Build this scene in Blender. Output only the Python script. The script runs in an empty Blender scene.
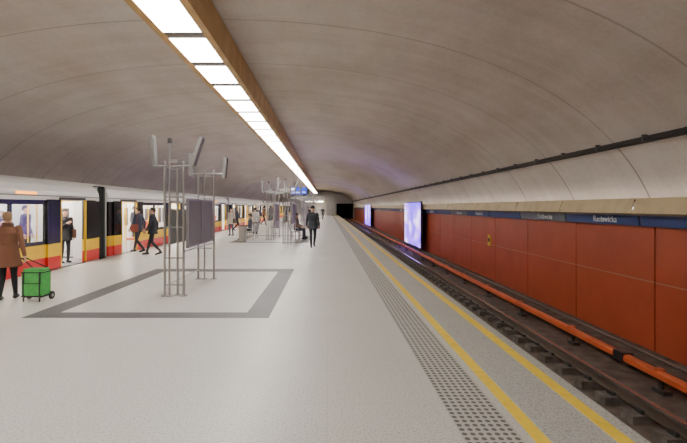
import bpy, math, random, bmesh
import numpy as np
from mathutils import Vector, Matrix
random.seed(4)
D=bpy.data; SC=bpy.context.scene
def link(o): SC.collection.objects.link(o); return o

# ---------------- materials ----------------
def mat(name,col,rough=.5,metal=0,emit=None,es=0,noise=None,bump=0,spec=.5):
    m=D.materials.new(name); m.use_nodes=True; nt=m.node_tree; b=nt.nodes['Principled BSDF']
    b.inputs['Base Color'].default_value=(*col,1); b.inputs['Roughness'].default_value=rough
    b.inputs['Metallic'].default_value=metal; b.inputs['Specular IOR Level'].default_value=spec
    if emit: b.inputs['Emission Color'].default_value=(*emit,1); b.inputs['Emission Strength'].default_value=es
    if noise:
        sc,c2,lo,hi=noise
        tc=nt.nodes.new('ShaderNodeTexCoord'); n=nt.nodes.new('ShaderNodeTexNoise'); n.inputs['Scale'].default_value=sc
        n.inputs['Detail'].default_value=4
        r=nt.nodes.new('ShaderNodeValToRGB'); r.color_ramp.elements[0].position=lo; r.color_ramp.elements[1].position=hi
        r.color_ramp.elements[0].color=(*c2,1); r.color_ramp.elements[1].color=(*col,1)
        nt.links.new(tc.outputs['Object'],n.inputs['Vector']); nt.links.new(n.outputs['Fac'],r.inputs['Fac'])
        nt.links.new(r.outputs['Color'],b.inputs['Base Color'])
        if bump:
            bp=nt.nodes.new('ShaderNodeBump'); bp.inputs['Strength'].default_value=bump; bp.inputs['Distance'].default_value=.01
            nt.links.new(n.outputs['Fac'],bp.inputs['Height']); nt.links.new(bp.outputs['Normal'],b.inputs['Normal'])
    return m

class NG:
    def __init__(s,m): s.nt=m.node_tree; s.b=s.nt.nodes['Principled BSDF']; s.tc=s.nt.nodes.new('ShaderNodeTexCoord')
    def n(s,t,**k):
        x=s.nt.nodes.new(t)
        for a,v in k.items(): setattr(x,a,v)
        return x
    def l(s,a,b): s.nt.links.new(a,b)
    def math(s,op,a,b=None,c=None):
        x=s.n('ShaderNodeMath',operation=op)
        for i,v in enumerate((a,b,c)):
            if v is None: continue
            if isinstance(v,(int,float)): x.inputs[i].default_value=v
            else: s.l(v,x.inputs[i])
        return x.outputs[0]
    def noise(s,vec,scale,detail=3,rough=.5):
        x=s.n('ShaderNodeTexNoise'); x.inputs['Scale'].default_value=scale; x.inputs['Detail'].default_value=detail
        x.inputs['Roughness'].default_value=rough; s.l(vec,x.inputs['Vector']); return x.outputs['Fac']
    def ramp(s,f,els):
        r=s.n('ShaderNodeValToRGB'); e=r.color_ramp.elements
        while len(e)<len(els): e.new(.5)
        for i,(p,c) in enumerate(els): e[i].position=p; e[i].color=(*c,1)
        s.l(f,r.inputs['Fac']); return r.outputs['Color']
    def mix(s,f,a,b,mode='MIX'):
        x=s.n('ShaderNodeMix',data_type='RGBA',blend_type=mode)
        for sock,v in ((x.inputs[0],f),(x.inputs[6],a),(x.inputs[7],b)):
            if isinstance(v,(int,float)): sock.default_value=v
            elif isinstance(v,tuple): sock.default_value=(*v,1)
            else: s.l(v,sock)
        return x.outputs[2]
    def mapping(s,scale):
        x=s.n('ShaderNodeMapping'); x.inputs['Scale'].default_value=scale; s.l(s.tc.outputs['Object'],x.inputs['Vector']); return x.outputs[0]
    def xyz(s):
        x=s.n('ShaderNodeSeparateXYZ'); s.l(s.tc.outputs['Object'],x.inputs[0]); return x.outputs

def floor_mat(name,base,dark,tile,rough):
    m=mat(name,base,rough); g=NG(m); o=g.tc.outputs['Object']
    sp=g.noise(o,60,2); c=g.ramp(sp,[(.33,dark),(.47,base),(.68,tuple(min(1,v*1.12) for v in base))])
    bg=g.noise(o,.55,3); c=g.mix(g.math('MULTIPLY',bg,.35),c,tuple(v*.75 for v in base))
    X=g.xyz()
    lx=g.math('LESS_THAN',g.math('MODULO',g.math('ADD',X[0],60.0),tile),.008)
    ly=g.math('LESS_THAN',g.math('MODULO',g.math('ADD',X[1],60.0),tile),.008)
    ln=g.math('MULTIPLY',g.math('MAXIMUM',lx,ly),.25)
    c=g.mix(ln,c,dark); g.l(c,g.b.inputs['Base Color'])
    g.l(g.math('ADD',g.math('MULTIPLY',bg,.25),rough-.12),g.b.inputs['Roughness'])
    return m
M={}
M['floor']=floor_mat('terrazzo_light',(.56,.54,.50),(.31,.295,.27),.8,.38)
M['floor2']=floor_mat('granite_edge',(.46,.445,.42),(.20,.19,.18),.6,.5)
M['inlay']=floor_mat('granite_dark',(.105,.10,.105),(.05,.05,.05),.6,.5)
m=mat('tactile_strip',(.46,.44,.40),.6); g=NG(m); X=g.xyz()
fx=g.math('SUBTRACT',g.math('FRACT',g.math('DIVIDE',g.math('ADD',X[0],10.0),.063)),.5)
fy=g.math('SUBTRACT',g.math('FRACT',g.math('DIVIDE',g.math('ADD',X[1],60.0),.07)),.5)
r=g.math('SQRT',g.math('ADD',g.math('MULTIPLY',fx,fx),g.math('MULTIPLY',fy,fy)))
c=g.mix(g.math('LESS_THAN',r,.33),(.45,.43,.40),(.11,.10,.09)); g.l(c,g.b.inputs['Base Color']); M['tactile']=m
# vault
m=mat('vault_concrete',(.4,.36,.33),.8); g=NG(m); X=g.xyz()
n1=g.noise(g.mapping((.35,.12,.5)),1.6,5,.6); n2=g.noise(g.mapping((.4,2.0,.4)),1.0,4,.6); n3=g.noise(g.tc.outputs['Object'],14,3)
c=g.ramp(n1,[(.3,(.50,.445,.40)),(.52,(.60,.55,.51)),(.72,(.68,.635,.595))])
c=g.mix(.16,c,g.ramp(n2,[(.35,(.36,.31,.27)),(.65,(.75,.71,.68))]))
c=g.mix(.07,c,g.ramp(n3,[(.3,(.1,.1,.1)),(.7,(.9,.9,.9))]),'OVERLAY')
w=g.math('LESS_THAN',g.math('MODULO',g.math('ADD',X[1],60-8.5+2.9*2),2.9),.045)
low=g.math('LESS_THAN',X[2],3.0)
c=g.mix(g.math('MULTIPLY',w,g.math('ADD',.42,g.math('MULTIPLY',low,.35))),c,(.17,.145,.13)); g.l(c,g.b.inputs['Base Color'])
bp=g.n('ShaderNodeBump'); bp.inputs['Strength'].default_value=.2; bp.inputs['Distance'].default_value=.03; g.l(n3,bp.inputs['Height']); g.l(bp.outputs[0],g.b.inputs['Normal'])
M['vault']=m
M['yellow']=mat('yellow_paint',(.86,.60,.045),.55,noise=(9,(.74,.50,.04),.3,.5))
M['red']=mat('red_panel',(.49,.088,.036),.42,noise=(1.3,(.41,.070,.028),.3,.7))
M['seam']=mat('panel_joint',(.08,.028,.018),.8)
M['lseam']=mat('panel_joint_light',(.42,.22,.13),.5)
M['beige']=mat('beige_trough',(.66,.54,.32),.45,noise=(3,(.56,.44,.25),.3,.6))
M['brown']=mat('brown_edge',(.10,.06,.035),.6)
M['bluestrip']=mat('blue_sign',(.05,.085,.27),.4)
M['greystrip']=mat('grey_blue_strip',(.20,.21,.27),.5)
M['wtext']=mat('white_letter',(.85,.87,.9),.5)
M['bronze']=mat('bronze_housing',(.62,.39,.15),.42,.25,noise=(2,(.48,.29,.10),.35,.65))
M['bronzed']=mat('dark_bronze',(.07,.045,.025),.5,.3)
M['lamp']=mat('lamp_diffuser',(.9,.9,.9),.5,emit=(1,.965,.91),es=22)
M['vaultfill']=mat('vault_fill_glow',(.9,.9,.9),.5,emit=(1,.90,.82),es=6)  # glow for the added fill strips that brighten the vault
M['steel']=mat('stainless_steel',(.40,.39,.38),.32,.85)
M['dsteel']=mat('dark_steel',(.10,.095,.09),.4,.7)
M['perf']=mat('perforated_grey',(.33,.32,.31),.5,.2,noise=(60,(.15,.15,.15),.42,.5))
M['cable']=mat('black_cable',(.03,.027,.025),.6)
M['bed']=mat('trackbed_concrete',(.17,.13,.105),.9,noise=(4,(.08,.06,.048),.3,.65),bump=.6)
M['rail']=mat('rail_steel',(.20,.15,.12),.4,.7)
M['railtop']=mat('rail_head',(.5,.46,.43),.25,.9)
M['sleeper']=mat('sleeper_concrete',(.17,.14,.12),.9,noise=(8,(.11,.09,.075),.35,.6))
M['orange']=mat('third_rail_cover_orange',(.72,.14,.04),.42,noise=(2.5,(.58,.10,.03),.3,.6))
M['white']=mat('train_white',(.78,.77,.75),.3)
M['black']=mat('gloss_black',(.012,.012,.014),.2)
M['matblack']=mat('matt_black',(.02,.02,.02),.8)
M['tred']=mat('train_red',(.70,.015,.015),.3)
M['tyellow']=mat('train_yellow',(.9,.55,.01),.3)
M['tgrey']=mat('train_interior',(.65,.65,.63),.5)
M['tback']=mat('train_rear_window',(.05,.05,.055),.45)
M['tfloor']=mat('train_floor',(.25,.25,.27),.6)
M['tlamp_fill']=mat('train_lamp_stair_fill',(.9,.9,.9),.5,emit=(1,.95,.86),es=34)  # train ceiling lamps, also the added fill in the staircase
M['seat']=mat('seat_fabric',(.60,.12,.04),.8,noise=(20,(.35,.05,.06),.45,.5))
M['led']=mat('led_amber',(.1,.03,0),.5,emit=(1,.35,.03),es=4)
m=D.materials.new('window_glass'); m.use_nodes=True; nt=m.node_tree; nt.nodes.clear()
o=nt.nodes.new('ShaderNodeOutputMaterial'); mx=nt.nodes.new('ShaderNodeMixShader'); t=nt.nodes.new('ShaderNodeBsdfTransparent'); t.inputs[0].default_value=(.88,.89,.9,1)
gl=nt.nodes.new('ShaderNodeBsdfGlossy'); gl.inputs['Roughness'].default_value=.05; mx.inputs[0].default_value=.05
nt.links.new(t.outputs[0],mx.inputs[1]); nt.links.new(gl.outputs[0],mx.inputs[2]); nt.links.new(mx.outputs[0],o.inputs[0]); M['glass']=m
m=mat('advert_lightbox',(.3,.25,.6),.4); g=NG(m); X=g.xyz()
nn=g.noise(g.mapping((1,.45,.8)),1.0,2); c=g.ramp(nn,[(.42,(.10,.02,.80)),(.54,(.32,.12,.95)),(.68,(.85,.72,1))])
g.l(c,g.b.inputs['Emission Color']); g.b.inputs['Emission Strength'].default_value=3.4; M['ad']=m
M['endwall']=mat('end_wall',(.62,.58,.54),.8,noise=(2,(.52,.48,.45),.3,.7))
M['blueemit']=mat('sign_blue_lit',(.02,.06,.45),.4,emit=(.01,.05,.55),es=1.0)
M['whitee']=mat('sign_white_lit',(.9,.9,.9),.4,emit=(1,1,1),es=1.5)
M['green']=mat('bag_green',(.07,.40,.08),.65,noise=(12,(.05,.31,.06),.3,.6))
M['rubber']=mat('rubber_black',(.02,.02,.02),.7)
M['yellowsign']=mat('yellow_sign',(.85,.6,.05),.5)

# ---------------- mesh builder ----------------
class MB:
    def __init__(s): s.v=[];s.f=[];s.m=[];s.sm=[];s.mats=[]
    def mi(s,k):
        if k not in s.mats: s.mats.append(k)
        return s.mats.index(k)
    def add(s,vs,fs,k,smooth=False):
        o=len(s.v); s.v+= [tuple(v) for v in vs]; i=s.mi(k)
        for f in fs: s.f.append(tuple(o+a for a in f)); s.m.append(i); s.sm.append(smooth)
    def box(s,x0,x1,y0,y1,z0,z1,k,M4=None):
        vs=[(x,y,z) for x in (x0,x1) for y in (y0,y1) for z in (z0,z1)]
        if M4: vs=[M4@Vector(v) for v in vs]
        s.add(vs,[(0,1,3,2),(4,6,7,5),(0,4,5,1),(2,3,7,6),(0,2,6,4),(1,5,7,3)],k)
    def cyl(s,p0,p1,r0,k,r1=None,n=12):
        r1=r0 if r1 is None else r1
        p0=Vector(p0);p1=Vector(p1);d=(p1-p0).normalized(); a=d.orthogonal().normalized(); b=d.cross(a)
        vs=[]
        for p,r in((p0,r0),(p1,r1)):
            for i in range(n):
                t=2*math.pi*i/n; vs.append(p+a*math.cos(t)*r+b*math.sin(t)*r)
        s.add(vs,[(i,(i+1)%n,n+(i+1)%n,n+i) for i in range(n)],k,True)
        s.add(vs,[tuple(range(n-1,-1,-1)),tuple(range(n,2*n))],k)
    def sph(s,c,r,k,n=12,q=8):
        if isinstance(r,(int,float)): r=(r,r,r)
        vs=[(c[0],c[1],c[2]-r[2])]
        for j in range(1,q):
            a=-math.pi/2+math.pi*j/q
            for i in range(n):
                t=2*math.pi*i/n; vs.append((c[0]+r[0]*math.cos(a)*math.cos(t),c[1]+r[1]*math.cos(a)*math.sin(t),c[2]+r[2]*math.sin(a)))
        vs.append((c[0],c[1],c[2]+r[2])); L=len(vs)-1
        fs=[(0,1+(i+1)%n,1+i) for i in range(n)]
        for j in range(q-2):
            for i in range(n): a=1+j*n+i;b=1+j*n+(i+1)%n; fs.append((a,b,b+n,a+n))
        fs+=[(L,1+(q-2)*n+i,1+(q-2)*n+(i+1)%n) for i in range(n)]
        s.add(vs,fs,k,True)
    def prism(s,prof,y0,y1,k,smooth=False):
        n=len(prof); vs=[(x,y0,z) for x,z in prof]+[(x,y1,z) for x,z in prof]
        s.add(vs,[(i,(i+1)%n,n+(i+1)%n,n+i) for i in range(n)],k,smooth)
        s.add(vs,[tuple(range(n)),tuple(range(2*n-1,n-1,-1))],k)
    def obj(s,name,parent=None,loc=None):
        me=D.meshes.new(name); me.from_pydata(s.v,[],s.f)
        for k in s.mats: me.materials.append(M[k] if isinstance(k,str) else k)
        me.polygons.foreach_set('material_index',s.m); me.polygons.foreach_set('use_smooth',s.sm); me.update()
        bm=bmesh.new(); bm.from_mesh(me); bmesh.ops.recalc_face_normals(bm,faces=bm.faces); bm.to_mesh(me); bm.free()
        o=link(D.objects.new(name,me))
        if loc: o.location=loc
        if parent: o.parent=parent
        return o

Y0,Y1=-12.0,108.0
CX=-2.65
# ---------------- shell ----------------
b=MB(); b.box(-7.6,2.4,Y0,98,-1.25,0,'floor'); b.obj('floor')
b=MB(); b.box(1.68,2.15,Y0,98,.0,.004,'floor2'); b.box(2.29,2.4,Y0,98,0,.004,'floor2'); b.obj('floor_edge_slab')
b=MB(); b.box(1.03,1.475,Y0,98,0,.007,'tactile'); b.obj('floor_tactile_strip')
b=MB(); b.box(1.555,1.665,Y0+.1,97.9,0,.006,'yellow'); b.obj('yellow_safety_line')
b=MB(); b.box(2.165,2.28,Y0+.1,97.9,0,.006,'yellow'); b.obj('yellow_safety_line')
for k in range(6):
    y=7.1+15*k; x0,x1,y1,w=-4.82,-.92,y+5.6,.40
    b=MB(); b.box(x0,x1,y,y+.36,0,.004,'inlay'); b.box(x0,x1,y1-.5,y1,0,.004,'inlay')
    b.box(x0,x0+w,y+.36,y1-.5,0,.004,'inlay'); b.box(x1-w,x1,y+.36,y1-.5,0,.004,'inlay'); b.obj('floor_inlay_frame')
b=MB(); b.box(2.4,7.4,Y0,Y1+14,-1.5,-1.25,'bed')
b.box(5.75,6.6,Y0,Y1,-1.25,-1.16,'bed'); b.obj('floor_trackbed_right')
b=MB(); b.box(-12.7,-7.6,Y0,Y1+14,-1.5,-1.25,'bed'); b.obj('floor_trackbed_left')
# vault
A,B,N=9.78,5.68,2.3
def vz(x): return B*max(0,1-(abs(x-CX)/A)**N)**(1/N)
n=80; prof=[]
for i in range(n+1):
    t=math.pi*i/n; c,s=math.cos(t),math.sin(t)
    prof.append((CX+A*math.copysign(abs(c)**(2/N),c),B*abs(s)**(2/N)))
prof=[(CX+A,-1.3)]+prof+[(CX-A,-1.3)]
b=MB(); L=len(prof)
b.add([(x,Y0,z) for x,z in prof]+[(x,Y1,z) for x,z in prof],[(i,i+1,L+i+1,L+i) for i in range(L-1)],'vault',True)
b.obj('ceiling')
b=MB(); b.box(-13,8,Y0-.3,Y0,-1.5,6,'endwall'); b.obj('wall_back')
b=MB()
b.box(-13,-11.4,Y1,Y1+.4,-1.5,6,'endwall'); b.box(-7.9,2.3,Y1,Y1+.4,-1.5,6,'endwall'); b.box(6.3,8,Y1,Y1+.4,-1.5,6,'endwall')
b.box(-11.4,-7.9,Y1,Y1+.4,2.6,6,'endwall'); b.box(2.3,6.3,Y1,Y1+.4,2.6,6,'endwall')
b.box(2.3,6.3,Y1+13,Y1+13.2,-1.5,3,'matblack'); b.box(-11.4,-7.9,Y1+13,Y1+13.2,-1.5,3,'matblack')
b.box(2.1,2.3,Y1+.4,Y1+13,-1.5,3,'matblack'); b.box(6.3,6.5,Y1+.4,Y1+13,-1.5,3,'matblack'); b.box(2.1,6.5,Y1+.4,Y1+13,2.6,3,'matblack')
b.obj('wall_front')
def side_wall(name,sx,mir):
    b=MB()
    def X(v): return (2*CX-v) if mir else v
    def bx(x0,x1,*a):
        xx=sorted((X(x0),X(x1))); b.box(xx[0],xx[1],*a)
    bx(6.6,6.75,Y0,Y1,-1.4,1.70,'seam')
    y=9.0-2.85*7
    while y<Y1-2.85:
        a=y+.018; e=y+2.85-.018
        bx(6.56,6.6,a,e,-1.15,.225,'red'); bx(6.56,6.6,a,e,.25,1.42,'red'); bx(6.57,6.6,a,e,.225,.25,'lseam')
        y+=2.85
    return b.obj(name)
side_wall('wall_right',1,False); side_wall('wall_left',1,True)
def trough(name,mir):
    b=MB()
    def X(v): return (2*CX-v) if mir else v
    y=9.25-2.85*7; k=0
    while y<Y1-2.85:
        a=y+.03;e=y+2.82
        b.prism([(X(6.24),1.62),(X(6.27),1.62),(X(6.37),1.93),(X(6.34),1.93)],a,e,'beige')
        b.prism([(X(6.62),1.58),(X(6.24),1.58),(X(6.24),1.62),(X(6.62),1.62)],y,y+2.85,'brown')
        b.prism([(X(6.6),1.36),(X(6.44),1.36),(X(6.40),1.58),(X(6.6),1.58)],a,e,'bluestrip' if k%3!=2 else 'greystrip')
        b.prism([(X(6.62),1.36),(X(6.47),1.36),(X(6.33),1.9),(X(6.62),1.9)],e,e+.06,'brown')
        y+=2.85;k+=1
    xx=sorted((X(6.44),X(6.50)));
    b.box(xx[0],xx[1],Y0+1,Y1-4,1.70,1.75,'vaultfill')  # added glowing strip, hidden behind the trough lip to light the vault
    return b.obj(name)
tr=trough('trim_1',False); trough('trim_2',True)
def text(body,size,mw,mk,name,parent):
    c=D.curves.new(name,'FONT'); c.body=body; c.size=size; c.extrude=.003; c.align_x='CENTER'; c.align_y='CENTER'
    c.materials.append(M[mk]); o=link(D.objects.new(name,c)); o.matrix_world=mw
    if parent: o.parent=parent; o.matrix_parent_inverse=parent.matrix_world.inverted()
    return o
R=Matrix(((0,0,-1),(-1,0,0),(0,1,0))).to_4x4()
for k in range(-1,12):
    y=9.25+2.85*k+1.42
    if k%3==2: continue
    text('Racławicka',.20,Matrix.Translation((6.395,y-.3,1.47))@R,'wtext','station_name_letters',tr)
# ceiling lamps
b=MB(); hx0,hx1=-3.18,-2.18
b.box(hx0,hx0+.05,Y0,Y1-.5,4.98,5.6,'bronze'); b.box(hx1-.05,hx1,Y0,Y1-.5,4.98,5.64,'bronze')
b.box(hx0+.05,hx0+.14,Y0,Y1-.5,4.98,5.03,'bronze'); b.box(hx1-.14,hx1-.05,Y0,Y1-.5,4.98,5.03,'bronze')
b.box(hx0+.05,hx1-.05,Y0,Y1-.5,5.12,5.16,'bronzed')
y=6.95-1.72*11
while y<Y1-2:
    b.box(hx0+.14,hx1-.14,y+1.40,y+1.72,5.0,5.12,'bronzed')
    b.box(hx0+.15,hx1-.15,y+.02,y+1.38,4.985,5.12,'lamp'); y+=1.72
b.obj('ceiling_light_strip')
b=MB()
for off,dz,r in ((0,0,.04),(.05,-.0,.028)):
    x=6.0+off; b.cyl((x-.06,Y0,vz(x)-.05),(x-.06,Y1-.1,vz(x)-.05),r,'cable',n=8)
y=-9
while y<Y1:
    b.box(5.9,6.06,y,y+.05,vz(6.0)-.11,vz(6.0)+.02,'dsteel'); y+=1.45
b.obj('wall_cable_run')
for ya,yb in ((29.2,35.2),(63,72)):
    b=MB(); b.box(6.08,6.20,ya,yb,-1.0,2.12,'dsteel'); b.box(6.06,6.08,ya+.08,yb-.08,-.92,2.04,'ad')
    for yy in (ya+.5,yb-.5): b.box(6.10,6.18,yy-.05,yy+.05,-1.16,-1.0,'dsteel')
    b.obj('advertising_lightbox')
b=MB(); b.box(6.53,6.559,18,18.28,.2,.62,'yellowsign'); b.box(6.525,6.53,18.04,18.24,.35,.5,'brown'); b.obj('yellow_wall_sign')
def track(name,cx):
    b=MB()
    for rx in (cx-.76,cx+.76):
        b.box(rx-.07,rx+.07,Y0,Y1+10,-1.13,-1.11,'rail'); b.box(rx-.012,rx+.012,Y0,Y1+10,-1.11,-.99,'rail')
        b.box(rx-.036,rx+.036,Y0,Y1+10,-.99,-.952,'railtop')
    y=Y0+.2
    while y<Y1:
        for rx in (cx-.76,cx+.76):
            b.box(rx-.28,rx+.28,y,y+.26,-1.25,-1.13,'sleeper')
            if y<60:
                b.box(rx-.13,rx-.075,y+.06,y+.2,-1.13,-1.08,'dsteel'); b.box(rx+.075,rx+.13,y+.06,y+.2,-1.13,-1.08,'dsteel')
        y+=.62
    return b.obj(name)
track('railway_track',3.72); track('railway_track',-9.1)
def third(name,x):
    b=MB()
    secs=[(-11.8,7.95),(8.2,34),(34.3,60),(60.3,106)]
    for a,e in secs:
        b.prism([(x-.07,-.965),(x-.07,-.885),(x-.04,-.855),(x+.04,-.855),(x+.07,-.885),(x+.07,-.965)],a,e,'orange')
        b.box(x-.03,x+.03,a,e,-1.0,-.965,'dsteel')
    y=-11
    while y<106:
        b.box(x+.05,x+.10,y,y+.07,-1.25,-.87,'dsteel'); b.box(x-.085,x+.10,y-.03,y+.09,-.868,-.845,'orange'); b.box(x+.02,x+.17,y-.08,y+.16,-1.25,-1.18,'dsteel'); y+=2.6
    b.box(x-.09,x+.11,7.95,8.2,-.99,-.83,'dsteel')
    return b.obj(name)
third('third_rail',5.3); third('third_rail',2*CX-5.3)
b=MB(); 
b.cyl((5.85,Y0+.1,-1.125),(5.85,Y1-.5,-1.125),.035,'cable',n=8); b.cyl((6.3,Y0+.1,-1.13),(6.3,Y1-.5,-1.13),.03,'rail',n=8); b.obj('trackside_cables')

# ---------------- light stands ----------------
def stand(name,oy,ox=0):
    b=MB(); P=lambda x,y,z:(x+ox,y+oy,z)
    def pole(x,y,z,r=.024):
        b.cyl(P(x,y,0),P(x,y,z),r,'steel',n=12); b.cyl(P(x,y,0),P(x,y,.018),.07,'steel'); b.sph(P(x,y,z),r*1.05,'steel')
    yf,yb=0,2.1
    pole(-3.19,yf,2.62); pole(-3.09,yf-.02,3.05,.02); pole(-2.97,yf+.1,2.62); pole(-2.82,yf,2.62)
    pole(-3.13,yb,2.55); pole(-2.98,yb,2.62,.02); pole(-2.75,yb,2.62)
    for y in (yf,yb):
        for z in (.22,.75,1.35,1.95,2.5):
            b.cyl(P(-3.19 if y==yf else -3.13,y,z),P(-2.80,y,z),.014,'steel',n=8)
        b.cyl(P(-3.36,y,2.56),P(-2.56,y,2.56),.018,'steel',n=8)
    for x in (-3.13,-2.80):
        for z in (1.95,.22) if x<-3 else (1.98,.88): b.cyl(P(x,yf,z),P(x,yb,z),.014,'steel',n=8)
    b.box(-2.80+ox,-2.765+ox,.14+oy,1.96+oy,.95,1.88,'perf')
    for z in (.93,1.88): b.box(-2.81+ox,-2.755+ox,.1+oy,2.0+oy,z,z+.03,'steel')
    for y in (.1,1.04,1.97): b.box(-2.81+ox,-2.75+ox,y+oy,y+.03+oy,.93,1.9,'steel')
    b.box(-3.15+ox,-3.115+ox,.14+oy,1.96+oy,1.0,1.7,'perf')
    def head(x,y,z,tilt,h=.55):
        T=Matrix.Translation(P(x,y,z))@Matrix.Rotation(tilt,4,'Y')
        b.box(-.03,.03,-.10,.10,-.05,h,'steel',T); b.box(.03,.042,-.08,.08,-.02,h-.03,'perf',T)
        b.box(-.05,-.03,-.05,.05,.08,h-.12,'dsteel',T)
        for q in range(6): b.box(-.06,-.03,-.09,.09,.03+q*.08,.045+q*.08,'steel',T)
        b.cyl(P(x,y,2.5),P(x,y,z+.05),.02,'steel',n=8)
    head(-3.40,yf,2.60,-.06); head(-2.63,yf,2.60,.33)
    head(-3.3,yb,2.55,-.05,.5); head(-2.5,yb,2.50,.10,.45)
    b.cyl(P(-3.40,yf,2.56),P(-3.3,yf,2.56),.018,'steel'); b.cyl(P(-2.56,yb,2.56),P(-2.48,yb,2.56),.018,'steel')
    b.box(-3.11+ox,-2.92+ox,yf-.05+oy,yf+.05+oy,2.62,2.68,'steel'); b.box(-3.12+ox,-3.06+ox,yf-.05+oy,yf+.04+oy,3.0,3.1,'dsteel')
    return b.obj(name)
for k in range(6): stand('floodlight_stand',8.85+15*k)
for k in range(1,5): stand('floodlight_stand',8.85+15*k-2.4,1.1)
def bench(name,x,y,rot=0):
    b=MB()
    for yy in (-.75,0,.75):
        b.cyl((-.22,yy,0),(-.22,yy,.43),.02,'steel'); b.cyl((.22,yy,0),(.22,yy,.43),.02,'steel'); b.cyl((-.22,yy,.41),(.22,yy,.41),.018,'steel')
        b.cyl((-.22,yy,.43),(-.30,yy,.88),.018,'steel')
    for i in range(7): b.box(-.22+i*.066,-.17+i*.066,-.9,.9,.43,.455,'steel')
    for i in range(4): b.box(-.27-i*.014,-.25-i*.014,-.9,.9,.52+i*.09,.58+i*.09,'steel')
    for yy in (-.85,.85): b.cyl((-.26,yy,.62),(.2,yy,.62),.016,'steel'); b.cyl((.2,yy,.62),(.2,yy,.43),.016,'steel')
    o=b.obj(name); o.location=(x,y,0); o.rotation_euler=(0,0,rot); return o
for x,y,r in [(-1.75,24.9,math.pi),(-4.1,24.4,math.pi),(-1.75,40,0),(-4.1,40,math.pi),(-1.75,55,0),(-4.1,55,math.pi)]: bench('platform_bench',x,y,r if x<-3 else 0)
def bin_(x,y):
    b=MB(); b.cyl((0,0,.04),(0,0,.8),.19,'steel',n=20,r1=.21); b.cyl((0,0,0),(0,0,.04),.17,'dsteel',n=20); b.cyl((0,0,.8),(0,0,.84),.23,'dsteel',n=20); b.cyl((0,0,.841),(0,0,.845),.12,'matblack',n=20)
    o=b.obj('litter_bin'); o.location=(x,y,0)
bin_(-4.2,22.4); bin_(-4.2,37.2)
# hanging sign
b=MB()
b.box(-2.85,-1.55,34.9,35.1,2.72,3.3,'dsteel'); b.box(-2.83,-1.57,34.88,34.9,2.74,3.28,'blueemit')
b.box(-2.78,-2.45,34.87,34.88,3.02,3.22,'whitee')
b.cyl((-2.6,35,3.3),(-2.6,35,5.0),.02,'steel'); b.cyl((-2.3,35,3.3),(-2.3,35,5.0),.02,'steel')
sg=b.obj('hanging_direction_sign')
Rf=Matrix(((1,0,0),(0,0,-1),(0,1,0))).to_4x4()
text('Centrum  M1',.2,Matrix.Translation((-2.2,34.87,2.88))@Rf,'whitee','sign_letters',sg)
# platform end structure
b=MB(); b.box(-5.2,-4.9,90,98,0,2.9,'endwall'); b.box(-.4,-.1,90,98,0,2.9,'endwall'); b.box(-5.2,-.1,90,98,2.9,3.2,'beige'); b.box(-4.9,-.4,97.6,98,0,2.9,'endwall')
for i in range(8): b.box(-4.9,-.4,92+i*.3,97.6,i*.17,(i+1)*.17,'floor2')
b.box(-4.5,-.8,91,91.3,2.82,2.9,'tlamp_fill'); b.box(-4.5,-.8,94,94.3,2.82,2.9,'tlamp_fill')  # glowing strips added under the roof to brighten the platform end
b.obj('staircase_entrance')

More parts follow.
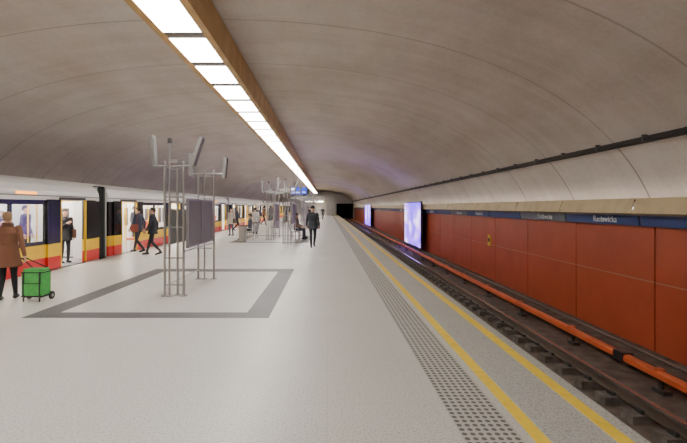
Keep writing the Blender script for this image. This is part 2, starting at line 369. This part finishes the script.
# ---------------- train ----------------
LEN=19.2; XF=-7.72; XB=-10.42
def car_mesh():
    b=MB(); doors=[1.6,6.93,12.27,17.6]; hw=.66
    def side(y0,y1,z0,z1,k,t=.07): b.box(XF-t,XF,y0,y1,z0,z1,k)
    st=[]; p=0
    for d in doors: st.append((p,d-hw)); p=d+hw
    st.append((p,LEN))
    for a,e in st:
        side(a,e,0,.36,'tred'); side(a,e,.36,.72,'tyellow'); side(a,e,.72,.82,'black')
        side(a,e,1.82,1.94,'black')
        L=e-a
        if L>2.5:
            ps=[a,a+.66,a+L/2-.04,a+L/2+.04,e-.66,e]
            side(ps[0],ps[1],.82,1.82,'black'); side(ps[2],ps[3],.82,1.82,'black'); side(ps[4],ps[5],.82,1.82,'black')
            for u,v in ((ps[1],ps[2]),(ps[3],ps[4])): b.box(XF-.04,XF-.03,u,v,.82,1.82,'glass')
        else: side(a,e,.82,1.82,'black')
    side(0,LEN,1.94,2.12,'white'); side(0,LEN,-.85,0,'tgrey')
    ro=[(XF,2.08),(XF-.02,2.2),(XF-.1,2.36),(XF-.28,2.48),(XF-.7,2.58),(XF-1.35,2.62)]
    rm=[(XF+XB-x,z) for x,z in ro[::-1]]
    out=ro+rm; inn=[(x*.985+(XF+XB)/2*.015,z-.07) for x,z in out][::-1]
    b.prism(out+inn,0,LEN,'white')
    b.box(XF-.02,XF+.012,0,LEN,2.05,2.07,'dsteel')
    b.box(XB,XB+.06,0,LEN,-.85,2.12,'tgrey'); b.box(XB+.06,XF-.07,0,LEN,-.12,0.012,'tfloor')
    for a,e in st:
        if e-a>2.5: b.box(XB+.06,XB+.07,a+.9,(a+e)/2-.1,1.0,1.65,'tback'); b.box(XB+.06,XB+.07,(a+e)/2+.1,e-.9,1.0,1.65,'tback')
    for d in doors:
        b.box(XB+.06,XB+.075,d-hw,d+hw,.05,1.95,'white'); b.box(XB+.075,XB+.085,d-hw+.12,d-.08,.8,1.7,'tback'); b.box(XB+.075,XB+.085,d+.08,d+hw-.12,.8,1.7,'tback')
    for ye in (0,LEN-.05):
        b.box(XB,XB+.85,ye,ye+.05,0,2.5,'tgrey'); b.box(XF-.85,XF-.07,ye,ye+.05,0,2.42,'tgrey')
    b.box(XF-.78,XF-.58,.3,LEN-.3,2.36,2.40,'tlamp_fill'); b.box(XB+.58,XB+.78,.3,LEN-.3,2.36,2.40,'tlamp_fill')
    for a,e in st:
        if e-a>2.5:
            for xs,xd in ((XB+.08,1),(XF-.09,-1)):
                x0,x1=sorted((xs,xs+xd*.45)); b.box(x0,x1,a+.35,e-.35,.40,.47,'seat'); x0,x1=sorted((xs,xs+xd*.07)); b.box(x0,x1,a+.35,e-.35,.47,.80 if xd<0 else .95,'seat')
                x0,x1=sorted((xs,xs+xd*.3)); b.box(x0,x1,a+.35,e-.35,.012,.40,'tgrey')
        for yy in (a+.25,e-.25):
            if e-a>2: 
                b.cyl((XF-.5,yy,0),(XF-.5,yy,2.4),.02,'tyellow',n=8); b.cyl((XB+.55,yy,0),(XB+.55,yy,2.4),.02,'tyellow',n=8)
    for d in doors: b.cyl(((XF+XB)/2,d,0),((XF+XB)/2,d,2.55),.02,'tyellow',n=8)
    for xx in (XF-.5,XB+.55): b.cyl((xx,.3,1.95),(xx,LEN-.3,1.95),.016,'tyellow',n=8)
    for d in doors:
        b.box(XF,XF+.03,d-hw-.03,d+hw+.03,1.96,2.03,'dsteel'); b.box(XF-.05,XF+.05,d-hw,d+hw,-.05,.012,'dsteel')
        for s in (-1,1):
            y0,y1=sorted((d+s*(hw-.02),d+s*(hw+.62)))
            X0,X1=XF+.012,XF+.05
            b.box(X0,X1,y0,y1,.02,.36,'tred'); b.box(X0,X1,y0,y1,.36,.72,'tyellow'); b.box(X0,X1,y0,y1,.72,1.96,'black')
            yi=y0 if s>0 else y1-.045; b.box(X0-.01,X1+.008,yi,yi+.045,.02,1.96,'tyellow')
            b.box(X1,X1+.006,y0+.13,y1-.13,.85,1.8,'black')
    b.box(XF+.012,XF+.02,15.1,15.9,2.09,2.15,'led')
    for yy in (3,LEN-3):
        b.box(XB+.35,XF-.35,yy-1.4,yy+1.4,-.85,-.5,'dsteel')
        for w in (-1,1):
            for xx in (-9.86,-8.34): b.cyl((xx-.06,yy+w*.95,-.52),(xx+.06,yy+w*.95,-.52),.42,'dsteel',n=20)
    return b
cm=car_mesh(); car0=cm.obj('metro_carriage'); car0.location=(0,15.25-LEN,0)
for k in range(1,5):
    o=link(D.objects.new('metro_carriage',car0.data)); o.location=(0,15.25-LEN+k*(LEN+.65),0)
for k in range(0,4):
    b=MB(); y=15.25+k*(LEN+.65)
    for q in range(6):
        ya=y+.02+q*.102; e=.04 if q%2 else 0
        b.box(XF-.14-e,XF-.08-e,ya,ya+.10,-.3,2.4-e,'matblack'); b.box(XB+.08+e,XB+.14+e,ya,ya+.10,-.3,2.4-e,'matblack')
        b.box(XB+.08+e,XF-.08-e,ya,ya+.10,2.4-e,2.46-e,'matblack'); b.box(XB+.08+e,XF-.08-e,ya,ya+.1,-.1,-.02,'matblack')
    b.obj('train_gangway_bellows')

# ---------------- people ----------------
def colmat(c,r=.8,n='cloth'):
    key=n+'_%.3f_%.3f_%.3f'%c
    if key not in M: M[key]=mat(key,c,r)
    return key
def person(name,loc,rot,coat=(.03,.03,.035),trou=(.02,.02,.025),shoe=(.015,.015,.015),hair=(.03,.02,.015),skin=(.52,.30,.21),
           H=1.75,pose='stand',hem=None,longhair=False,hat=None,arms=None,legs=None,vox=.014,curl=.5,bag=None,fat=1.0,scarf=None):
    kc,kt,ks,kh,kk=colmat(coat),colmat(trou),colmat(shoe,.5),colmat(hair,.6,'hair'),colmat(skin,.5,'skin')
    s=H/1.75; V=lambda *a:Vector(a)
    dz=0
    hip={-1:V(-.09,0,.92),1:V(.09,0,.92)}
    kn={-1:V(-.10,-.02,.50),1:V(.10,-.02,.50)}; an={-1:V(-.11,.02,.09),1:V(.11,.02,.09)}
    if pose=='walk':
        kn={-1:V(-.09,-.12,.50),1:V(.09,-.02,.49)}; an={-1:V(-.09,-.22,.10),1:V(.09,.27,.15)}
    if pose=='sit':
        dz=-.36; hip={k:v+V(0,0,dz) for k,v in hip.items()}
        kn={-1:V(-.12,-.43,.52),1:V(.12,-.43,.52)}; an={-1:V(-.12,-.40,.09),1:V(.13,-.46,.09)}
    if legs: kn,an=legs
    sh={-1:V(-.185,0,1.42+dz),1:V(.185,0,1.42+dz)}
    el={-1:V(-.235,.03,1.13+dz),1:V(.235,.03,1.13+dz)}
    wr={-1:V(-.245,-.05,.89+dz),1:V(.245,-.05,.89+dz)}
    if pose=='walk':
        el[-1]=V(-.235,.12,1.15); wr[-1]=V(-.25,.10,.90); el[1]=V(.235,-.06,1.14); wr[1]=V(.24,-.18,.92)
    if pose=='sit': 
        for k in (-1,1): el[k]=V(k*.235,-.06,1.14+dz); wr[k]=V(k*.12,-.28,.66)
    if arms=='phone': el[-1]=V(-.24,-.05,1.14+dz); wr[-1]=V(-.10,-.26,1.28+dz)
    elif isinstance(arms,dict):
        for k,(e,w) in arms.items(): el[k]=V(*e); wr[k]=V(*w)
    prims=[]
    def limb(pts,k,bias=0): prims.append(('L',pts,k,bias))
    def loft(rs,k,bias=0): prims.append(('E',rs,k,bias))
    f=fat
    t=[(.84,0,.14,.105),(.93,0,.165*f,.125*f),(1.05,0,.15*f,.11*f),(1.20,0,.16*f,.12*f),(1.33,0,.18*f,.12*f),(1.41,0,.175,.105),(1.46,0,.11,.08),(1.50,.005,.06,.06)]
    loft([(z+dz,y,a,c) for z,y,a,c in t],kc)
    if hem is not None:
        loft([(hem,.0,.225*f,.185*f),(hem+.02,.0,.225*f,.185*f),(.90,0,.185*f,.145*f),(1.1,0,.165*f,.13*f)],kc,.0)
    limb([(V(0,.01,1.44+dz),.06),(V(0,-.005,1.54+dz),.052)],kk)
    if scarf: limb([(V(-.05,-.02,1.485+dz),.055),(V(.05,-.02,1.485+dz),.055),(V(.05,.04,1.49+dz),.05),(V(-.05,.04,1.49+dz),.05)],colmat(scarf),.01)
    else: limb([(V(-.045,.02,1.465+dz),.035),(V(.045,.02,1.465+dz),.035)],kc)
    h=[(1.515,-.055,.028,.025),(1.535,-.04,.050,.055),(1.57,-.018,.064,.082),(1.62,0,.073,.094),(1.67,.003,.073,.096),(1.71,.003,.06,.08),(1.735,0,.03,.04)]
    loft([(z+dz,y,a,c) for z,y,a,c in h],kk)
    limb([(V(0,-.094,1.625+dz),.009),(V(0,-.108,1.597+dz),.014)],kk,.004)
    for e in (-1,1): limb([(V(e*.074,.01,1.60+dz),.012),(V(e*.078,.015,1.63+dz),.013)],kk)
    hs=[(1.585,.05,.055,.055),(1.63,.035,.080,.078),(1.68,.012,.084,.098),(1.72,.005,.074,.092),(1.755,.005,.035,.045)]
    loft([(z+dz,y,a,c) for z,y,a,c in hs],kh)
    if longhair: loft([(1.40+dz,.075,.06,.03),(1.48+dz,.065,.088,.045),(1.58+dz,.045,.092,.065),(1.66+dz,.03,.085,.07)],kh)
    if hat:
        hk=colmat(hat); loft([(1.675+dz,.0,.092,.112),(1.71+dz,.0,.09,.108),(1.76+dz,.005,.07,.085),(1.79+dz,.005,.03,.04)],hk,-.01)
    hands=[]
    for k in (-1,1):
        limb([(sh[k],.066),(sh[k].lerp(el[k],.5),.058),(el[k],.050)],kc)
        limb([(el[k],.050),(el[k].lerp(wr[k],.45),.047),(wr[k].lerp(el[k],.06),.038)],kc)
        d=(wr[k]-el[k]).normalized()
        if pose=='sit': d=(d+V(0,-.6,-.1)).normalized()
        n_=V(-k,0,0)
        if abs(d.dot(n_))>.8: n_=V(0,0,-1)
        n_=(n_-d*d.dot(n_)).normalized(); sd=d.cross(n_)
        if sd.y>0: sd=-sd
        limb([(wr[k],.026),(wr[k]+d*.04,.030)],kk)
        for q in (-.022,0,.022): limb([(wr[k]+d*.03+sd*q*.8,.017),(wr[k]+d*.088+sd*q,.015)],kk)
        hands.append((wr[k],d,n_,sd))
        limb([(hip[k],.088*f),(hip[k].lerp(kn[k],.45),.080),(kn[k],.058)],kt)
        limb([(kn[k],.058),(kn[k].lerp(an[k],.35),.056),(an[k]+V(0,0,.02),.042)],kt)
        a=an[k]; lift=max(0,a.z-.09)
        limb([(V(a.x,a.y+.045,.045+lift*1.0),.043),(V(a.x,a.y-.05,.045+lift*.5),.043),(V(a.x*1.05,a.y-.15,.036),.034)],ks,-.005)
        limb([(a+V(0,0,.03),.042),(V(a.x,a.y+.01,.06+lift),.044)],ks)
    rb=MB()
    for ty,data,k,bi in prims:
        if ty=='L':
            for p,r in data: rb.sph(p,r,'rubber',n=14,q=8)
            for (p,r),(p2,r2) in zip(data,data[1:]):
                if (p2-p).length>1e-4: rb.cyl(p,p2,r,'rubber',r1=r2,n=14)
        else:
            n=24; vs=[]
            for z,y,a,c in data:
                for i in range(n): tt=2*math.pi*i/n; vs.append((a*math.cos(tt),y+c*math.sin(tt),z))
            fs=[]
            for j in range(len(data)-1):
                for i in range(n): fs.append((j*n+i,j*n+(i+1)%n,(j+1)*n+(i+1)%n,(j+1)*n+i))
            fs.append(tuple(range(n-1,-1,-1))); fs.append(tuple(range((len(data)-1)*n,len(data)*n))); rb.add(vs,fs,'rubber')
    me=D.meshes.new('tmp'); me.from_pydata(rb.v,[],rb.f); tmp=link(D.objects.new('tmp',me))
    md=tmp.modifiers.new('r','REMESH'); md.mode='VOXEL'; md.voxel_size=vox
    ms=tmp.modifiers.new('s','SMOOTH'); ms.iterations=3; ms.factor=.5
    dg=bpy.context.evaluated_depsgraph_get(); dg.update(); ev=tmp.evaluated_get(dg); m2=D.meshes.new_from_object(ev)
    D.objects.remove(tmp)
    nv=len(m2.vertices); co=np.empty(nv*3); m2.vertices.foreach_get('co',co); co=co.reshape(-1,3)
    nf=len(m2.polygons); ce=np.empty(nf*3); m2.polygons.foreach_get('center',ce); ce=ce.reshape(-1,3)
    best=np.full(nf,1e9); bm_=np.zeros(nf,int); keys=[]
    for ty,data,k,bi in prims:
        if k not in keys: keys.append(k)
        ki=keys.index(k); dist=np.full(nf,1e9)
        if ty=='L':
            for (p,r),(p2,r2) in zip(data,data[1:]):
                p=np.array(p);p2=np.array(p2);ab=p2-p; tt=np.clip(((ce-p)@ab)/max(1e-9,ab@ab),0,1)
                dd=np.linalg.norm(ce-(p+tt[:,None]*ab),axis=1)-(r+(r2-r)*tt); dist=np.minimum(dist,dd)
        else:
            for (z,y,a,c),(z2,y2,a2,c2) in zip(data,data[1:]):
                tt=np.clip((ce[:,2]-z)/max(1e-6,z2-z),0,1); A_=a+(a2-a)*tt; C_=c+(c2-c)*tt; yy=y+(y2-y)*tt; zz=z+(z2-z)*tt
                q=np.sqrt((ce[:,0]/A_)**2+((ce[:,1]-yy)/C_)**2); dd=(q-1)*np.minimum(A_,C_); dzz=np.abs(ce[:,2]-zz)
                dist=np.minimum(dist,np.where(dzz>1e-6,np.sqrt(np.maximum(dd,0)**2+dzz**2),dd))
        dist+= bi; w=dist<best; best[w]=dist[w]; bm_[w]=ki
    faces=[tuple(p.vertices) for p in m2.polygons]
    ob=MB(); ob.v=[tuple(v) for v in co]; ob.f=faces; ob.mats=list(keys); ob.m=[int(i) for i in bm_]; ob.sm=[True]*nf
    for w,d,n_,sd in hands:
        for i,(q,L) in enumerate(((.032,.068),(.011,.078),(-.011,.072),(-.031,.056))):
            p=w+d*.085+sd*q; d1=(d+n_*curl*.5).normalized(); d2=(d+n_*curl*1.6).normalized(); d3=(d*.4+n_*curl*2.2).normalized() if curl>.8 else (d+n_*curl*2.2).normalized()
            a=p+d1*L*.45; c=a+d2*L*.33; e=c+d3*L*.27
            ob.cyl(p,a,.0095,kk,r1=.0088,n=8); ob.sph(a,.009,kk,8,6); ob.cyl(a,c,.0088,kk,r1=.008,n=8); ob.sph(c,.0082,kk,8,6); ob.cyl(c,e,.008,kk,r1=.0068,n=8); ob.sph(e,.007,kk,8,6)
        p=w+d*.03+sd*.024; a=p+(d*.7+sd*.6+n_*.3).normalized()*.04; c=a+(d*.9+sd*.2+n_*.5).normalized()*.032
        ob.cyl(p,a,.012,kk,r1=.010,n=8); ob.sph(a,.0105,kk,8,6); ob.cyl(a,c,.010,kk,r1=.008,n=8); ob.sph(c,.0082,kk,8,6)
    for e in (-1,1):
        ob.sph((e*.030,-.086,1.632+dz),(.013,.009,.008),'wtext',8,6); ob.sph((e*.030,-.093,1.632+dz),(.006,.004,.006),'rubber',8,6)
        ob.cyl((e*.017,-.094,1.650+dz),(e*.046,-.082,1.650+dz),.004,kh,n=6)
    lip=colmat((.35,.10,.09),.5,'lip'); ob.sph((0,-.083,1.563+dz),(.024,.009,.007),lip,10,6)
    if bag:
        bk=colmat(bag); ob.box(.19,.30,-.13,.13,.80+dz,1.08+dz,bk); ob.cyl((.245,-.1,1.08+dz),(.15,-.06,1.46+dz),.010,bk,n=6); ob.cyl((.245,.1,1.08+dz),(.15,.06,1.46+dz),.010,bk,n=6); ob.cyl((.15,-.06,1.46+dz),(.15,.06,1.46+dz),.01,bk,n=6)
    ob.v=[(x*s,y*s,z*s) for x,y,z in ob.v]
    o=ob.obj(name); o.location=loc; o.rotation_euler=(0,0,math.radians(rot)); return o,wr,s
W=(-6.03,8.5,0)
wo,wr,s=person('woman',W,200,coat=(.17,.07,.035),trou=(.012,.012,.015),shoe=(.012,.01,.01),hair=(.24,.14,.07),H=1.66,pose='stand',hem=.66,vox=.008,
   legs=({-1:Vector((-.09,-.06,.5)),1:Vector((.09,-.02,.49))},{-1:Vector((-.10,-.12,.09)),1:Vector((.10,.12,.10))}),
   arms={-1:((-.26,.10,1.14),(-.33,.16,.88)),1:((.23,.0,1.12),(.22,-.1,.88))},curl=1.1,fat=1.12,scarf=(.12,.05,.03))
th=math.radians(200); hw_=Vector((-.33,.16,.80))*s; hx=W[0]+hw_.x*math.cos(th)-hw_.y*math.sin(th); hy=W[1]+hw_.x*math.sin(th)+hw_.y*math.cos(th)
b=MB(); 
def rbox(x0,x1,y0,y1,z0,z1,k,r=.04):
    prof=[]
    for cx_,cz_,a0 in ((x1-r,z1-r,0),(x0+r,z1-r,90),(x0+r,z0+r,180),(x1-r,z0+r,270)):
        for q in range(0,91,30): a=math.radians(a0+q); prof.append((cx_+r*math.cos(a),cz_+r*math.sin(a)))
    b.prism(prof,y0,y1,k)
rbox(-.19,.19,-.13,.13,.09,.56,'green'); rbox(-.17,.17,-.145,-.13,.13,.34,'green',.03); rbox(-.18,.18,-.11,.11,.56,.60,'green',.018)
b.box(-.195,.195,-.135,.135,.08,.11,'rubber'); b.box(-.195,.195,-.136,.136,.525,.545,'rubber')
b.box(-.165,.165,-.148,-.144,.33,.345,'rubber')
for x in (-.15,.15):
    b.cyl((x,.15,.09),(x,.15,.58),.011,'dsteel'); b.cyl((x,.14,.075),(x,-.15,.075),.011,'dsteel'); b.cyl((x,-.14,.0),(x,-.14,.08),.014,'rubber')
    b.box(x-.012,x+.012,-.149,-.13,.11,.55,'rubber')
    a0,a1=(x-.075,x-.045) if x<0 else (x+.045,x+.075)
    b.cyl((a0,.13,.075),(a1,.13,.075),.075,'rubber',n=24); b.cyl((a0-.004,.13,.075),(a1+.004,.13,.075),.03,'steel')
b.cyl((-.22,.13,.075),(.22,.13,.075),.01,'dsteel')
TX,TY=hx+.23,hy-.02
lx,ly=hx-TX,hy-TY
for x in (-.15,.15): b.cyl((x,.15,.58),(lx+(.05 if x>0 else -.05),ly,.79*s+.03),.010,'rubber')
b.cyl((lx-.07,ly,.79*s+.03),(lx+.07,ly,.79*s+.03),.015,'rubber')
o=b.obj('shopping_trolley_bag'); o.location=(TX,TY,0)

person('man',(-.62,19.6,0),8,coat=(.035,.04,.05),trou=(.02,.02,.028),H=1.78,pose='walk',hat=(.02,.02,.02),vox=.012,bag=(.05,.05,.055),fat=1.12,hem=.8)
person('woman',(-8.15,14.0,.012),60,coat=(.02,.02,.025),hair=(.03,.02,.015),H=1.68,hem=.72,longhair=True,arms='phone',vox=.013,bag=(.12,.05,.03))
person('man',(-7.30,17.4,0),-100,coat=(.04,.05,.09),trou=(.03,.03,.05),H=1.76,pose='walk',bag=(.25,.05,.03),vox=.013)
person('man',(-6.35,16.4,0),-80,coat=(.02,.022,.03),trou=(.015,.015,.02),H=1.74,pose='walk',vox=.013,hem=.78)
person('woman',(-5.85,27.5,0),-20,coat=(.50,.44,.38),trou=(.10,.10,.13),H=1.68,longhair=True,hem=.75,vox=.015,bag=(.1,.08,.07))
person('man',(-4.55,28.5,0),190,coat=(.48,.46,.43),trou=(.22,.20,.18),H=1.72,pose='walk',vox=.015,hem=.82)
person('woman',(-1.70,24.5,0),90,coat=(.20,.14,.10),trou=(.05,.06,.10),pose='sit',longhair=True,vox=.015)
person('man',(-1.70,25.35,0),90,coat=(.04,.04,.05),trou=(.09,.08,.07),pose='sit',vox=.015)
person('man',(-4.14,24.2,0),-90,coat=(.10,.11,.14),trou=(.03,.03,.03),pose='sit',vox=.015)
person('woman',(-1.70,40.3,0),90,coat=(.25,.05,.05),trou=(.03,.03,.05),pose='sit',longhair=True,vox=.018)
# passengers
person('man',(-8.5,11.5,.012),75,coat=(.03,.035,.05),H=1.77,vox=.016,arms='phone')
person('woman',(-8.9,10.9,.012),120,coat=(.35,.33,.32),H=1.66,vox=.016,longhair=True)
person('woman',(-8.75,12.1,.012),20,coat=(.30,.08,.05),H=1.64,vox=.016,hair=(.2,.11,.05),longhair=True)
person('man',(-9.3,13.9,.012),100,coat=(.05,.05,.06),H=1.8,vox=.016)
person('woman',(-8.7,18.2,.012),80,coat=(.12,.03,.03),H=1.67,vox=.016,longhair=True)
person('man',(-8.8,20.6,.012),80,coat=(.04,.04,.05),H=1.78,vox=.016)
for x,y,r,c,n_ in ((-1.9,46,0,(.03,.03,.04),'man'),(-3.6,50,170,(.3,.28,.25),'woman'),(-5.5,36,30,(.05,.05,.07),'man'),(-6.2,44,90,(.25,.1,.05),'woman'),(-.6,62,10,(.04,.04,.05),'man'),(-6.6,33,90,(.03,.03,.04),'woman')):
    person(n_,(x,y,0),r,coat=c,pose='walk',vox=.02,longhair=n_=='woman')

# ---------------- world, camera ----------------
w=D.worlds.new('w'); SC.world=w; w.use_nodes=True; w.node_tree.nodes['Background'].inputs[0].default_value=(.05,.045,.04,1); w.node_tree.nodes['Background'].inputs[1].default_value=.3
cd=D.cameras.new('camera'); cam=link(D.objects.new('camera',cd)); cam.location=(0,0,1.75); cam.rotation_euler=(math.pi/2,0,0)
cd.sensor_width=36; cd.lens=36*450/687; cd.shift_x=16.5/687; cd.shift_y=-14.5/687; cd.clip_end=400; SC.camera=cam
